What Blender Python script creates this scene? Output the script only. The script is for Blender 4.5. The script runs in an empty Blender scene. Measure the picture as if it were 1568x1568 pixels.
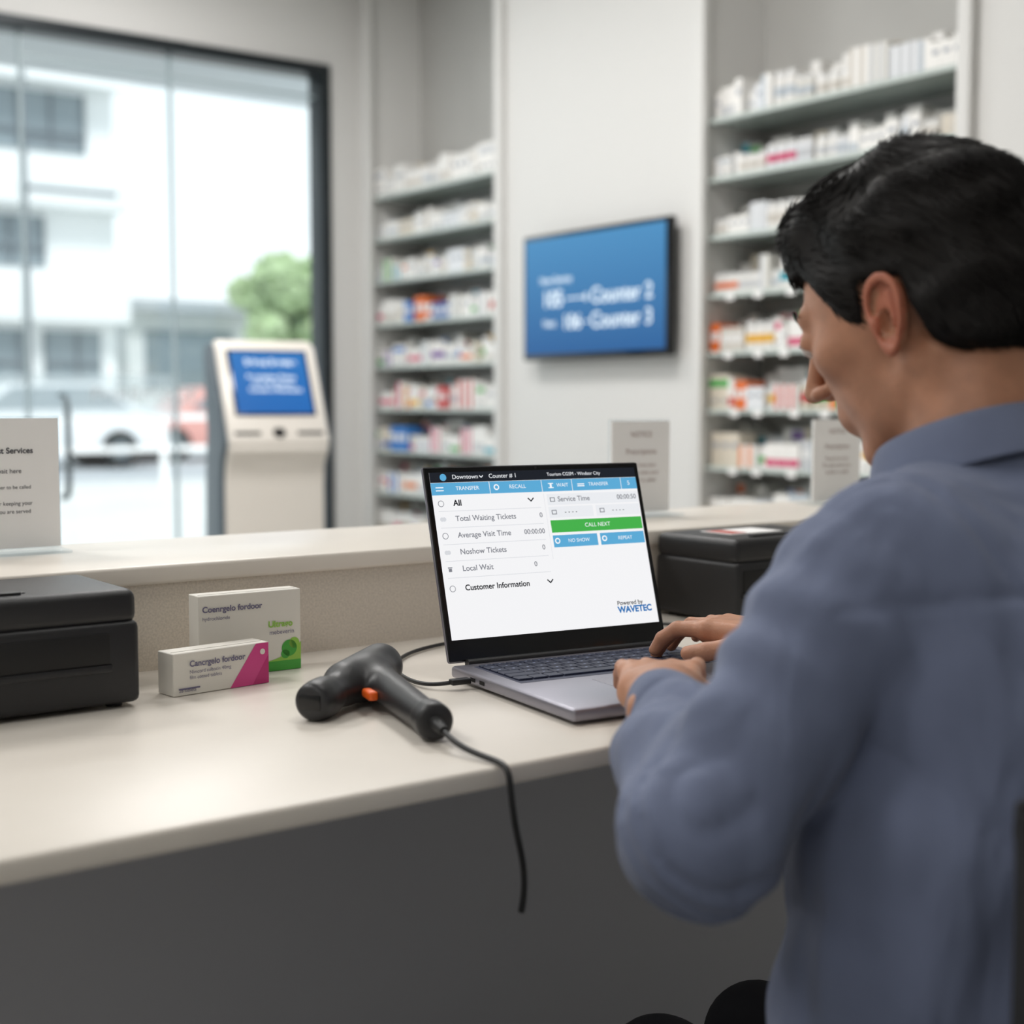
import bpy, bmesh, math, random
import numpy as np
from mathutils import Matrix, Vector
random.seed(7); rng=np.random.default_rng(7)
S=bpy.context.scene
S.view_settings.view_transform='Standard'
def lin(c):
    c=c/255.0
    return c/12.92 if c<=0.04045 else ((c+0.055)/1.055)**2.4
def srgb(r,g,b): return (lin(r),lin(g),lin(b),1.0)
MATS={}
def mat(name,col,rough=0.5,metal=0.0,emis=None,es=0.0,noise=None,bump=None,sss=0.0,spec=0.5,coat=0.0,trans=0.0,alpha=1.0,sheen=0.0,folds=None):
    if name in MATS: return MATS[name]
    m=bpy.data.materials.new(name); m.use_nodes=True
    nt=m.node_tree; b=nt.nodes['Principled BSDF']
    b.inputs['Base Color'].default_value=col
    b.inputs['Roughness'].default_value=rough
    b.inputs['Metallic'].default_value=metal
    b.inputs['Specular IOR Level'].default_value=spec
    b.inputs['Coat Weight'].default_value=coat
    b.inputs['Transmission Weight'].default_value=trans
    b.inputs['Alpha'].default_value=alpha
    b.inputs['Sheen Weight'].default_value=sheen
    if sss>0:
        b.inputs['Subsurface Weight'].default_value=sss
        b.inputs['Subsurface Radius'].default_value=(1.0,0.35,0.2)
        b.inputs['Subsurface Scale'].default_value=0.008
    if emis is not None:
        b.inputs['Emission Color'].default_value=emis
        b.inputs['Emission Strength'].default_value=es
    if noise:
        sc,amt,det=noise
        tc=nt.nodes.new('ShaderNodeTexCoord'); n=nt.nodes.new('ShaderNodeTexNoise')
        n.inputs['Scale'].default_value=sc; n.inputs['Detail'].default_value=det
        nt.links.new(tc.outputs['Object'],n.inputs['Vector'])
        r=nt.nodes.new('ShaderNodeValToRGB')
        r.color_ramp.elements[0].position=0.35; r.color_ramp.elements[1].position=0.65
        r.color_ramp.elements[0].color=tuple(c*(1-amt) for c in col[:3])+(1,)
        r.color_ramp.elements[1].color=tuple(min(1,c*(1+amt)) for c in col[:3])+(1,)
        nt.links.new(n.outputs['Fac'],r.inputs['Fac']); nt.links.new(r.outputs['Color'],b.inputs['Base Color'])
    if bump:
        sc,st=bump
        tc=nt.nodes.new('ShaderNodeTexCoord'); n=nt.nodes.new('ShaderNodeTexNoise')
        n.inputs['Scale'].default_value=sc; n.inputs['Detail'].default_value=4
        nt.links.new(tc.outputs['Object'],n.inputs['Vector'])
        bp=nt.nodes.new('ShaderNodeBump'); bp.inputs['Strength'].default_value=st; bp.inputs['Distance'].default_value=0.002
        nt.links.new(n.outputs['Fac'],bp.inputs['Height']); nt.links.new(bp.outputs['Normal'],b.inputs['Normal'])
        if folds:
            fs,fd,fst=folds
            mp=nt.nodes.new('ShaderNodeMapping'); mp.inputs['Rotation'].default_value=(0.3,0.5,0.6); mp.inputs['Scale'].default_value=(1.6,1.6,0.7)
            n2=nt.nodes.new('ShaderNodeTexNoise'); n2.inputs['Scale'].default_value=fs; n2.inputs['Detail'].default_value=2; n2.inputs['Distortion'].default_value=1.2; n2.inputs['Roughness'].default_value=.4
            nt.links.new(tc.outputs['Object'],mp.inputs[0]); nt.links.new(mp.outputs[0],n2.inputs['Vector'])
            b2_=nt.nodes.new('ShaderNodeBump'); b2_.inputs['Strength'].default_value=fst; b2_.inputs['Distance'].default_value=fd
            nt.links.new(n2.outputs['Fac'],b2_.inputs['Height']); nt.links.new(b2_.outputs['Normal'],bp.inputs['Normal'])
    MATS[name]=m; return m
def glassmat(name,col=(0.97,0.99,0.99,1),refl=0.06,frost=0.0):
    m=bpy.data.materials.new(name); m.use_nodes=True; nt=m.node_tree; nt.nodes.clear()
    o=nt.nodes.new('ShaderNodeOutputMaterial'); t=nt.nodes.new('ShaderNodeBsdfTransparent'); t.inputs[0].default_value=col
    g=nt.nodes.new('ShaderNodeBsdfGlossy'); g.inputs['Roughness'].default_value=0.02
    mx=nt.nodes.new('ShaderNodeMixShader'); mx.inputs[0].default_value=refl
    nt.links.new(t.outputs[0],mx.inputs[1]); nt.links.new(g.outputs[0],mx.inputs[2])
    if frost>0:
        d=nt.nodes.new('ShaderNodeBsdfTranslucent'); d.inputs[0].default_value=(0.9,0.93,0.95,1)
        m2=nt.nodes.new('ShaderNodeMixShader'); m2.inputs[0].default_value=frost
        nt.links.new(mx.outputs[0],m2.inputs[1]); nt.links.new(d.outputs[0],m2.inputs[2]); nt.links.new(m2.outputs[0],o.inputs[0])
    else: nt.links.new(mx.outputs[0],o.inputs[0])
    MATS[name]=m; return m

def link(o): S.collection.objects.link(o); return o
EM={}
def empty(name,M):
    e=bpy.data.objects.new(name,None); e.empty_display_size=0.05; link(e); e.matrix_world=M
    EM[e.name]=M.copy(); return e
def setparent(o,p):
    if p is not None:
        o.parent=p; o.matrix_parent_inverse=EM[p.name].inverted()
class MB:
    def __init__(s): s.bm=bmesh.new(); s.mats=[]
    def mi(s,m):
        if m not in s.mats: s.mats.append(m)
        return s.mats.index(m)
    def merge(s,t,m,M=None):
        i=s.mi(m)
        for f in t.faces: f.material_index=i
        if M is not None: t.transform(M)
        bmesh.ops.recalc_face_normals(t,faces=t.faces)
        me=bpy.data.meshes.new('tmp'); t.to_mesh(me); t.free(); s.bm.from_mesh(me); bpy.data.meshes.remove(me)
    def box(s,c,sz,m,bev=0,seg=2,M=None,taper=None):
        t=bmesh.new(); bmesh.ops.create_cube(t,size=1.0)
        for v in t.verts: v.co=Vector((v.co.x*sz[0],v.co.y*sz[1],v.co.z*sz[2]))
        if bev>0: bmesh.ops.bevel(t,geom=list(t.edges),offset=bev,segments=seg,profile=0.5,affect='EDGES')
        for v in t.verts: v.co+=Vector(c)
        s.merge(t,m,M)
    def b2(s,lo,hi,m,bev=0,seg=2,M=None):
        s.box([(a+b)/2 for a,b in zip(lo,hi)],[abs(b-a) for a,b in zip(lo,hi)],m,bev,seg,M)
    def cyl(s,p0,p1,r0,r1,m,seg=24,M=None,bev=0):
        p0=Vector(p0);p1=Vector(p1);d=p1-p0
        t=bmesh.new(); bmesh.ops.create_cone(t,cap_ends=True,segments=seg,radius1=r0,radius2=r1,depth=d.length)
        if bev>0:
            es=[e for e in t.edges if abs(e.verts[0].co.z-e.verts[1].co.z)<1e-6]
            bmesh.ops.bevel(t,geom=es,offset=bev,segments=2,profile=0.5,affect='EDGES')
        q=Vector((0,0,1)).rotation_difference(d.normalized()).to_matrix().to_4x4()
        t.transform(Matrix.Translation((p0+p1)/2)@q); s.merge(t,m,M)
    def sph(s,c,r,m,M=None,sub=3,jit=0):
        t=bmesh.new(); bmesh.ops.create_icosphere(t,subdivisions=sub,radius=1.0)
        for v in t.verts:
            k=1+jit*random.uniform(-1,1)
            v.co=Vector((v.co.x*r[0]*k+c[0],v.co.y*r[1]*k+c[1],v.co.z*r[2]*k+c[2]))
        s.merge(t,m,M)
    def prism(s,pts,x0,x1,m,M=None,bev=0,seg=3):
        t=bmesh.new(); a=[t.verts.new((x0,y,z)) for y,z in pts]; b=[t.verts.new((x1,y,z)) for y,z in pts]
        n=len(pts); t.faces.new(a); t.faces.new(list(reversed(b)))
        for i in range(n): t.faces.new((a[i],b[i],b[(i+1)%n],a[(i+1)%n]))
        bmesh.ops.recalc_face_normals(t,faces=t.faces)
        if bev>0:
            es=[e for e in t.edges if abs(e.verts[0].co.x-e.verts[1].co.x)<1e-6]
            bmesh.ops.bevel(t,geom=es,offset=bev,segments=seg,profile=0.5,affect='EDGES',clamp_overlap=True)
        s.merge(t,m,M)
    def obj(s,name,parent=None,M=None,ang=35):
        for f in s.bm.faces: f.smooth=True
        a=math.radians(ang)
        for e in s.bm.edges:
            if len(e.link_faces)==2 and e.calc_face_angle(0)>a: e.smooth=False
        me=bpy.data.meshes.new(name); s.bm.to_mesh(me); s.bm.free()
        for m in s.mats: me.materials.append(m)
        o=bpy.data.objects.new(name,me); link(o)
        if M is not None: o.matrix_world=M
        setparent(o,parent); return o
def text(body,size,M,m,parent,name='text',align='LEFT',bold=0.0):
    c=bpy.data.curves.new(name,'FONT'); c.body=body; c.size=size; c.align_x=align; c.align_y='CENTER'; c.offset=bold
    c.materials.append(m); o=bpy.data.objects.new(name,c); link(o); o.matrix_world=M; setparent(o,parent); return o
def tube(name,pts,r,m,parent=None,cyc=False):
    c=bpy.data.curves.new(name,'CURVE'); c.dimensions='3D'; c.bevel_depth=r; c.bevel_resolution=4; c.resolution_u=10
    sp=c.splines.new('NURBS'); sp.points.add(len(pts)-1)
    for p,q in zip(sp.points,pts): p.co=(*q,1)
    sp.use_endpoint_u=True; sp.order_u=4; sp.use_cyclic_u=cyc
    c.materials.append(m); o=bpy.data.objects.new(name,c); link(o); setparent(o,parent); return o
T=Matrix.Translation
def Rz(d): return Matrix.Rotation(math.radians(d),4,'Z')
def Rx(d): return Matrix.Rotation(math.radians(d),4,'X')
# ---------------- SDF tools
A=lambda *v: np.array(v,dtype=np.float32)
def nrm(q): return np.sqrt((q*q).sum(-1))
def ell(p,c,r):
    q=p-A(*c); r=A(*r); k0=nrm(q/r); k1=nrm(q/(r*r)); return k0*(k0-1)/np.maximum(k1,1e-5)
def cone(p,a,b,ra,rb):
    a=A(*a);b=A(*b);ba=b-a; t=np.clip(((p-a)@ba)/float(ba@ba),0,1)
    return nrm(p-a-t[...,None]*ba)-(ra+(rb-ra)*t)
def ccyl(p,a,b,r,rd=0.003):
    a=A(*a);b=A(*b);ba=b-a;L=float(np.sqrt(ba@ba));n=ba/L; s=(p-a)@n; rad=nrm(p-a-s[...,None]*n)
    dx=rad-(r-rd); dy=np.abs(s-L/2)-(L/2-rd)
    return np.minimum(np.maximum(dx,dy),0)+np.sqrt(np.maximum(dx,0)**2+np.maximum(dy,0)**2)-rd
def rbox(p,c,h,r):
    q=np.abs(p-A(*c))-(A(*h)-r); return nrm(np.maximum(q,0))+np.minimum(q.max(-1),0)-r
def smin(a,b,k):
    h=np.clip(0.5+0.5*(b-a)/k,0,1); return b+(a-b)*h-k*h*(1-h)
def smax(a,b,k): return -smin(-a,-b,k)
def sdf_mesh(name,f,lo,hi,h,mats,parent=None,M=None,matfn=None):
    ax=[np.arange(l,u+h,h,dtype=np.float32) for l,u in zip(lo,hi)]
    P=np.stack(np.meshgrid(*ax,indexing='ij'),-1); V=f(P).astype(np.float32); ins=V<0
    nx,ny,nz=V.shape; n=(nx,ny,nz); c=(nx-1,ny-1,nz-1)
    Sm=np.zeros(c+(3,),np.float32); N=np.zeros(c,np.float32)
    I=np.indices(n).astype(np.float32)
    masks=[]
    for a in range(3):
        s0=[slice(None)]*3; s1=[slice(None)]*3; s0[a]=slice(0,-1); s1[a]=slice(1,None)
        s0=tuple(s0); s1=tuple(s1)
        mk=ins[s0]!=ins[s1]; v0=V[s0]; v1=V[s1]
        t=np.where(mk,v0/np.where(mk,v0-v1,1),0)
        masks.append((mk,ins[s0]))
        o=[b for b in range(3) if b!=a]
        for d1 in (0,1):
            for d2 in (0,1):
                sl=[slice(None)]*3; sl[o[0]]=slice(d1,n[o[0]]-1+d1); sl[o[1]]=slice(d2,n[o[1]]-1+d2); sl=tuple(sl)
                m_=mk[sl]
                for k in range(3):
                    idx=I[k][s0][sl]
                    Sm[...,k]+=np.where(m_,idx+(t[sl] if k==a else 0),0)
                N+=m_
    act=N>0; ids=-np.ones(c,np.int64); ids[act]=np.arange(act.sum())
    verts=Sm[act]/N[act][:,None]*h+A(*lo)
    F=[]
    for a in range(3):
        mk,i0=masks[a]; b,d=(a+1)%3,(a+2)%3
        idx=np.argwhere(mk)
        ok=(idx[:,b]>0)&(idx[:,b]<n[b]-1)&(idx[:,d]>0)&(idx[:,d]<n[d]-1); idx=idx[ok]
        fl=i0[tuple(idx.T)]
        q=[]
        for db,dd in ((-1,-1),(0,-1),(0,0),(-1,0)):
            j=idx.copy(); j[:,b]+=db; j[:,d]+=dd; q.append(ids[tuple(j.T)])
        q=np.stack(q,1); q[~fl]=q[~fl][:,::-1]; F.append(q)
    F=np.concatenate(F)
    me=bpy.data.meshes.new(name); me.vertices.add(len(verts)); me.vertices.foreach_set('co',verts.ravel())
    me.loops.add(F.size); me.loops.foreach_set('vertex_index',F.ravel().astype(np.int32))
    me.polygons.add(len(F)); me.polygons.foreach_set('loop_start',np.arange(0,F.size,4,dtype=np.int32))
    me.update(calc_edges=True); me.validate()
    me.polygons.foreach_set('use_smooth',np.ones(len(me.polygons),bool))
    for m in (mats if isinstance(mats,list) else [mats]): me.materials.append(m)
    if matfn is not None and len(me.polygons)==len(F):
        me.polygons.foreach_set('material_index',matfn(verts[F].mean(1)).astype(np.int32))
    me.update()
    o=bpy.data.objects.new(name,me); link(o)
    if M is not None: o.matrix_world=M
    setparent(o,parent); return o

# ---------------- materials
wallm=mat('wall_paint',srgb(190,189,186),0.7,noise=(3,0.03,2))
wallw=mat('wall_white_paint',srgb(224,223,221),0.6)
floorm=mat('floor_tile',srgb(190,188,184),0.25,noise=(2,0.06,3))
ceilm=mat('ceiling_paint',srgb(225,225,222),0.8)
framem=mat('window_frame_metal',srgb(42,48,52),0.35,0.3)
countm=mat('counter_stone',srgb(230,223,213),0.30,noise=(9,0.02,5),spec=0.30)
riserm=mat('riser_stone',srgb(208,198,184),0.35,noise=(420,0.09,2))
panelm=mat('panel_grey',srgb(186,187,193),0.6)
blackp=mat('black_plastic',srgb(28,28,30),0.45,bump=(900,0.15))
blackg=mat('black_gloss',srgb(12,12,14),0.15)
darkp=mat('dark_slot',srgb(6,6,7),0.6)
whitep=mat('white_plastic',srgb(232,226,218),0.35)
greyp=mat('grey_plastic',srgb(88,100,110),0.4)
paper=mat('paper_white',srgb(250,249,248),0.6)
inkm=mat('ink_grey',srgb(70,70,78),0.7)
gl=glassmat('window_glass'); glf=glassmat('frosted_band',frost=0.35); acr=glassmat('clear_acrylic',(0.93,0.95,0.96,1),0.08)
shelfm=mat('shelf_glass',srgb(170,182,177),0.15)

# ---------------- room
WX=3.33; WY=5.7; CE=3.0; SY=-1.7; XW=-2.6
b=MB(); b.b2((XW,SY,-0.1),(WX+0.4,WY+0.15,0),floorm); b.obj('floor')
b=MB(); b.b2((XW,SY,CE),(WX+0.4,WY+0.15,CE+0.1),ceilm); b.obj('ceiling')
b=MB(); b.b2((XW-0.1,SY,0),(XW,WY+0.15,CE),wallm); b.obj('wall_west')
b=MB(); b.b2((XW-0.1,SY-0.1,0),(WX+0.4,SY,CE),wallm); b.obj('wall_south')
b=MB()
b.b2((3.165,WY,0),(WX+0.4,WY+0.15,CE),wallw); b.b2((XW,WY,2.56),(3.165,WY+0.15,CE),wallw); b.obj('wall_north')
b=MB()
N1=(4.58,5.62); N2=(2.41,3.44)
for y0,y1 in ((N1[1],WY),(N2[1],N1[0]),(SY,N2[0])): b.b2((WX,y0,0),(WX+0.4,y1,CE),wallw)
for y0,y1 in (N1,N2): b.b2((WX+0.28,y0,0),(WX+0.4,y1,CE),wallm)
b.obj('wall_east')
b=MB()
for y in (N1[0],N1[1]-0.02,N2[0],N2[1]): b.b2((WX-0.03,y-0.02,0),(WX,y+0.025,CE),wallw,0.004)
b.obj('trim_1')
b=MB(); b.b2((WX-0.015,N2[1]+0.03,0),(WX,N1[0]-0.03,0.1),wallw,0.003); b.obj('baseboard_east')
# window
win=empty('window_1',T((1.0,WY+0.05,1.2)))
b=MB()
b.b2((XW,WY-0.02,2.515),(3.17,WY+0.1,2.565),framem,0.004)
b.b2((3.12,WY-0.02,0),(3.17,WY+0.1,2.52),framem,0.004)
b.b2((XW,WY-0.02,0),(3.12,WY+0.1,0.06),framem,0.004)
b.obj('frame',win)
b=MB(); jm=mat('glass_joint',srgb(170,185,190),0.3)
for x in (-1.2,-0.2,0.8,1.80,2.43): b.b2((x-0.005,WY+0.03,0.06),(x+0.005,WY+0.055,2.515),jm)
b.b2((1.8,WY+0.03,2.42),(3.12,WY+0.05,2.43),jm)
b.obj('glass_joints',win)
def quad(name,pts,m,parent):
    me=bpy.data.meshes.new(name); me.from_pydata(pts,[],[(0,1,2,3)]); me.materials.append(m); o=bpy.data.objects.new(name,me); link(o); setparent(o,parent)
quad('pane',[(XW,WY+.042,.06),(3.12,WY+.042,.06),(3.12,WY+.042,2.515),(XW,WY+.042,2.515)],gl,win)
quad('frosted_strip',[(0,WY+.036,.98),(2.45,WY+.036,.98),(2.45,WY+.036,1.17),(0,WY+.036,1.17)],glf,win)
steel=mat('brushed_steel',srgb(120,128,132),0.3,0.8)
tube('door_handle',[(1.93,WY+0.03,0.66),(1.93,WY-0.04,0.66),(1.93,WY-0.05,0.72),(1.93,WY-0.05,1.02),(1.93,WY-0.04,1.08),(1.93,WY+0.03,1.08)],0.013,steel,win)
text('PHARMACY',0.09,T((2.05,WY+0.03,1.08))@Rx(90),mat('frost_letter',srgb(205,212,216),0.6),win,'frosted_lettering')

# ceiling panel lights
def panel(x,y,p,sx=0.6,sy=0.6,col=(1,0.98,0.96)):
    e=empty('ceiling_light',T((x,y,CE-0.02)))
    b=MB(); fr=mat('lamp_frame',srgb(235,235,235),0.4); b.b2((x-sx/2-0.02,y-sy/2-0.02,CE-0.03),(x+sx/2+0.02,y+sy/2+0.02,CE),fr,0.004)
    em=mat('lamp_diffuser',(1,1,1,1),0.5,emis=(1,0.97,0.93,1),es=1.5); b.b2((x-sx/2,y-sy/2,CE-0.034),(x+sx/2,y+sy/2,CE-0.03),em); b.obj('fixture',e)
    l=bpy.data.lights.new('panel_lamp','AREA'); l.shape='RECTANGLE'; l.size=sx; l.size_y=sy; l.energy=p; l.color=col
    o=bpy.data.objects.new('panel_lamp',l); link(o); o.location=(x,y,CE-0.05); setparent(o,e)
panel(1.8,3.0,29); panel(-0.1,3.4,32); panel(2.0,4.6,20); panel(-0.9,1.8,18); panel(-1.5,-0.5,14,0.6,1.2); panel(1.3,1.0,8)  # last two are unseen panels, added as fill for signs and staff side

# ---------------- shelves + stock
def shelves(y0,y1,tags):
    e=empty('pharmacy_shelf',T((WX+0.14,(y0+y1)/2,1.0)))
    b=MB()
    for i in range(10):
        z=0.26+i*0.191
        b.b2((WX+0.012,y0+0.002,z-0.010),(WX+0.279,y1-0.002,z),shelfm,0.002,1)
        b.b2((WX+0.008,y0+0.002,z-0.012),(WX+0.013,y1-0.002,z+0.002),mat('shelf_edge',srgb(196,206,202),0.3))
        if tags and i>=2 and i<=6:
            y=y0+0.05
            while y<y1-0.06:
                b.b2((WX+0.002,y,z-0.022),(WX+0.006,y+0.035,z-0.001),paper); y+=random.uniform(0.10,0.16)
    b.obj('glass_shelves',e)
def stock(y0,y1,nm):
    cols=[(246,244,241)]*9+[(234,232,226),(226,216,200),(236,238,242)]
    acc=[(232,115,50),(215,75,120),(50,125,205),(75,175,85),(243,190,65),(130,95,170),(60,170,190),(205,65,65),(75,110,175),(235,140,80),(190,180,165)]
    V=[];F=[];MI=[]; ml=[]
    def gm(c):
        m=mat('box_%d_%d_%d'%c,srgb(*c),0.45)
        if m not in ml: ml.append(m)
        return ml.index(m)
    def bx(x0,ya,z0,x1,yb,z1,c):
        k=len(V); V.extend([(x0,ya,z0),(x1,ya,z0),(x1,yb,z0),(x0,yb,z0),(x0,ya,z1),(x1,ya,z1),(x1,yb,z1),(x0,yb,z1)])
        for f in ((0,3,2,1),(4,5,6,7),(0,1,5,4),(1,2,6,5),(2,3,7,6),(3,0,4,7)): F.append([k+q for q in f]); MI.append(gm(c))
    for i in range(10):
        z=0.26+i*0.191+0.0005
        colour=0.85 if i in(1,2,3,4,5) else 0.4
        if i>=8: colour=0.05
        if i==6: colour=.65
        # back row, taller
        y=y1-0.012
        while y>y0+0.04:
            w=random.uniform(.03,.055); h=random.uniform(.095,.14)*(1.1 if i==9 else 1)
            if y-w<y0+.01: break
            bx(WX+.16,y-w+.001,z,WX+.26,y,z+h,random.choice(cols)); 
            if random.random()<colour*.6: bx(WX+.1594,y-w+.002,z+h*.72,WX+.16,y-.001,z+h*.95,random.choice(acc))
            y-=w+random.choice((0,0,.004))
        y=y1-0.012
        while y>y0+0.03:
            g=random.choice((1,2,3)); w=random.uniform(0.024,0.05); h=random.uniform(0.07,0.12)*(0.85 if 6<i<9 else 1.05 if i==9 else 1); d=random.uniform(0.08,0.11)
            base=random.choice(cols); a=random.choice(acc) if random.random()<colour else random.choice([(206,208,212),(212,206,198),(196,204,212)])
            full=random.random()<0.26 and colour>.6; st=random.choice((0,1,2,3)); x0=WX+0.02+random.uniform(0,0.02)
            if random.random()<0.26:
                for _ in range(g):
                    if y-w<y0+0.01: break
                    r=w*0.46; yc=y-w/2
                    for (za,zb,rr,cc) in ((z,z+h*0.72,r,base),(z+h*0.25,z+h*0.5,r+0.0006,a),(z+h*0.72,z+h*0.9,r*0.8,(240,240,240))):
                        k=len(V); n=14
                        for q in range(n):
                            an=2*math.pi*q/n; V.append((x0+r+rr*math.cos(an),yc+rr*math.sin(an),za)); V.append((x0+r+rr*math.cos(an),yc+rr*math.sin(an),zb))
                        for q in range(n):
                            r2=(q+1)%n; F.append([k+2*q,k+2*r2,k+2*r2+1,k+2*q+1]); MI.append(gm(cc))
                        F.append([k+2*q+1 for q in range(n)]); MI.append(gm(cc))
                    y-=w
            else:
                for _ in range(g):
                    if y-w<y0+0.01: break
                    c=a if full else base
                    bx(x0,y-w+0.001,z,x0+d,y,z+h,c)
                    if not full:
                        if st==0: bx(x0-0.0006,y-w+0.002,z+h*0.12,x0,y-0.001,z+h*0.40,a)
                        elif st==1: bx(x0-0.0006,y-w*0.45,z+0.002,x0,y-0.001,z+h-0.002,a)
                        elif st==2:
                            bx(x0-0.0006,y-w+0.002,z+h*0.64,x0,y-0.001,z+h*0.86,a); bx(x0-0.0006,y-w*0.8,z+h*0.2,x0,y-w*0.3,z+h*0.3,(150,155,165))
                        else: bx(x0-0.0006,y-w*0.8,z+h*0.55,x0,y-w*0.25,z+h*0.72,(165,170,180))
                    else: bx(x0-0.0006,y-w*0.85,z+h*0.4,x0,y-w*0.15,z+h*0.7,(240,240,240))
                    y-=w
            y-=random.uniform(0,0.003)
    me=bpy.data.meshes.new(nm); me.from_pydata(V,[],F)
    for m in ml: me.materials.append(m)
    me.polygons.foreach_set('material_index',MI); o=bpy.data.objects.new(nm,me); link(o)
shelves(*N1,False); shelves(*N2,True); stock(*N1,'medicine_boxes'); stock(*N2,'medicine_boxes')

# ---------------- TV
Mtv=Matrix(((0,0,-1,3.26),(-1,0,0,3.945),(0,1,0,1.443),(0,0,0,1)))
tv=empty('wall_television',Mtv)
b=MB(); b.box((0,0,-0.02),(0.82,0.47,0.035),blackg,0.005); b.box((0,0,-0.047),(0.3,0.2,0.045),blackp,0.003)
def scr(name,c1,c2,es,ax='Y'):
    m=mat(name,(0.01,0.01,0.01,1),0.35,spec=.2); nt=m.node_tree; bs=nt.nodes['Principled BSDF']
    tc=nt.nodes.new('ShaderNodeTexCoord'); gr=nt.nodes.new('ShaderNodeSeparateXYZ'); r=nt.nodes.new('ShaderNodeValToRGB')
    r.color_ramp.elements[0].color=c1; r.color_ramp.elements[1].color=c2
    nt.links.new(tc.outputs['Generated'],gr.inputs[0]); nt.links.new(gr.outputs[ax],r.inputs[0]); nt.links.new(r.outputs[0],bs.inputs['Emission Color']); bs.inputs['Emission Strength'].default_value=es; return m
b.obj('case',tv,Mtv)
b=MB(); b.box((0,0.003,-0.0015),(0.785,0.43,0.0025),scr('tv_screen',srgb(24,92,154),srgb(70,142,194),0.97)); b.obj('screen',tv,Mtv)
tvt=mat('tv_text',(0.1,0.1,0.1,1),0.5,emis=(0.78,0.9,0.98,1),es=1.1)
def tt(s,x,y,z,bo=0): text(s,z,Mtv@T((x,y,0.001)),tvt,tv,'screen_text',bold=bo)
tt('Now Serving',-0.30,0.06,0.036,.0006); tt('105',-0.285,-0.012,0.082,.002); tt('Counter 2',0.0,-0.012,0.078,.0012); tt('Next',-0.28,-0.10,0.036,.0006); tt('106',-0.165,-0.10,0.074,.0016); tt('Counter 3',0.0,-0.10,0.078,.0012)
b=MB(); b.box((-0.09,-0.012,0.001),(0.11,0.006,0.001),tvt); b.prism([(-0.025,0.0005),(0.001,0.0005),(0.001,0.0015),(-0.025,0.0015)],-0.035,-0.022,tvt)
b.box((-0.025,-0.10,0.001),(0.03,0.006,0.001),tvt); b.obj('arrows',tv,Mtv)

# ---------------- kiosk
Mk=T((2.19,4.33,0))@Rz(-9)
ki=empty('self_service_kiosk',Mk)
prof=[(0.0,0.02),(0.0,0.76),(-0.008,0.83),(-0.03,0.865),(-0.052,0.885),(-0.052,0.91),(0.115,1.25),(0.135,1.262),(0.165,1.25),(0.185,1.2),(0.15,0.95),(0.17,0.8),(0.21,0.02)]
b=MB(); b.prism(prof,-0.175,0.175,whitep,bev=0.012)
sp=[(0.012,0.0),(0.012,0.77),(0.002,0.84),(-0.018,0.875),(-0.035,0.9),(-0.035,0.915),(0.125,1.245),(0.14,1.252),(0.18,1.245),(0.2,1.2),(0.165,0.95),(0.19,0.8),(0.24,0.0)]
b.prism(sp,-0.192,-0.173,greyp,bev=0.004); b.prism(sp,0.173,0.192,greyp,bev=0.004)
b.b2((-0.2,-0.06,0),(0.2,0.28,0.02),greyp,0.006)
b.obj('cabinet',ki,Mk)
Ms=Mk@T((0,-0.052,0.91))@Rx(63.8)
b=MB()
b.box((0,0.185,0.002),(0.35,0.37,0.01),whitep,0.004)
b.box((0,0.225,0.0085),(0.285,0.25,0.006),blackg,0.003)
for x in (-0.11,0.11): b.box((x,0.035,0.008),(0.09,0.012,0.004),darkp,0.001)
b.box((0,0.037,0.008),(0.04,0.03,0.006),darkp,0.006); b.box((0,0.037,0.008),(0.03,0.03,0.004),darkp,0.001,M=T((0,0.037,0))@Rz(45)@T((0,-0.037,0)))
b.obj('front_panel',ki,Ms)
b=MB(); b.box((0,0.225,0.0123),(0.265,0.232,0.0015),scr('kiosk_screen',srgb(22,104,184),srgb(32,120,198),0.95)); b.obj('screen',ki,Ms)
for s,x,y,z,bo in (('Select Service',-0.085,0.30,0.033,0.0012),('Prescription Pickup',-0.085,0.245,0.022,0.0006),('OTC Medication',-0.07,0.22,0.022,0.0006),('Consult a Pharmacist',-0.085,0.195,0.022,0.0006)):
    text(s,z,Ms@T((x,y,0.0136)),tvt,ki,'screen_text',bold=bo)

# ---------------- counter
co=empty('service_counter',T((1.0,1.3,0.4)))
b=MB(); b.b2((-1.6,0.90,0.732),(3.328,1.47,0.75),countm,0.004,3); b.obj('desktop',co)
b=MB(); b.b2((-1.6,1.457,0.0),(3.328,1.72,0.848),riserm,0.002); b.obj('riser',co)
b=MB(); b.b2((-1.6,1.452,0.845),(3.328,1.745,0.866),countm,0.004,3); b.obj('ledge',co)
b=MB(); b.b2((-1.6,1.36,0.0),(3.328,1.40,0.732),panelm,0.002); b.b2((-1.6,0.95,0),(-1.56,1.37,0.732),panelm,0.002); b.obj('modesty_panel',co)

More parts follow.
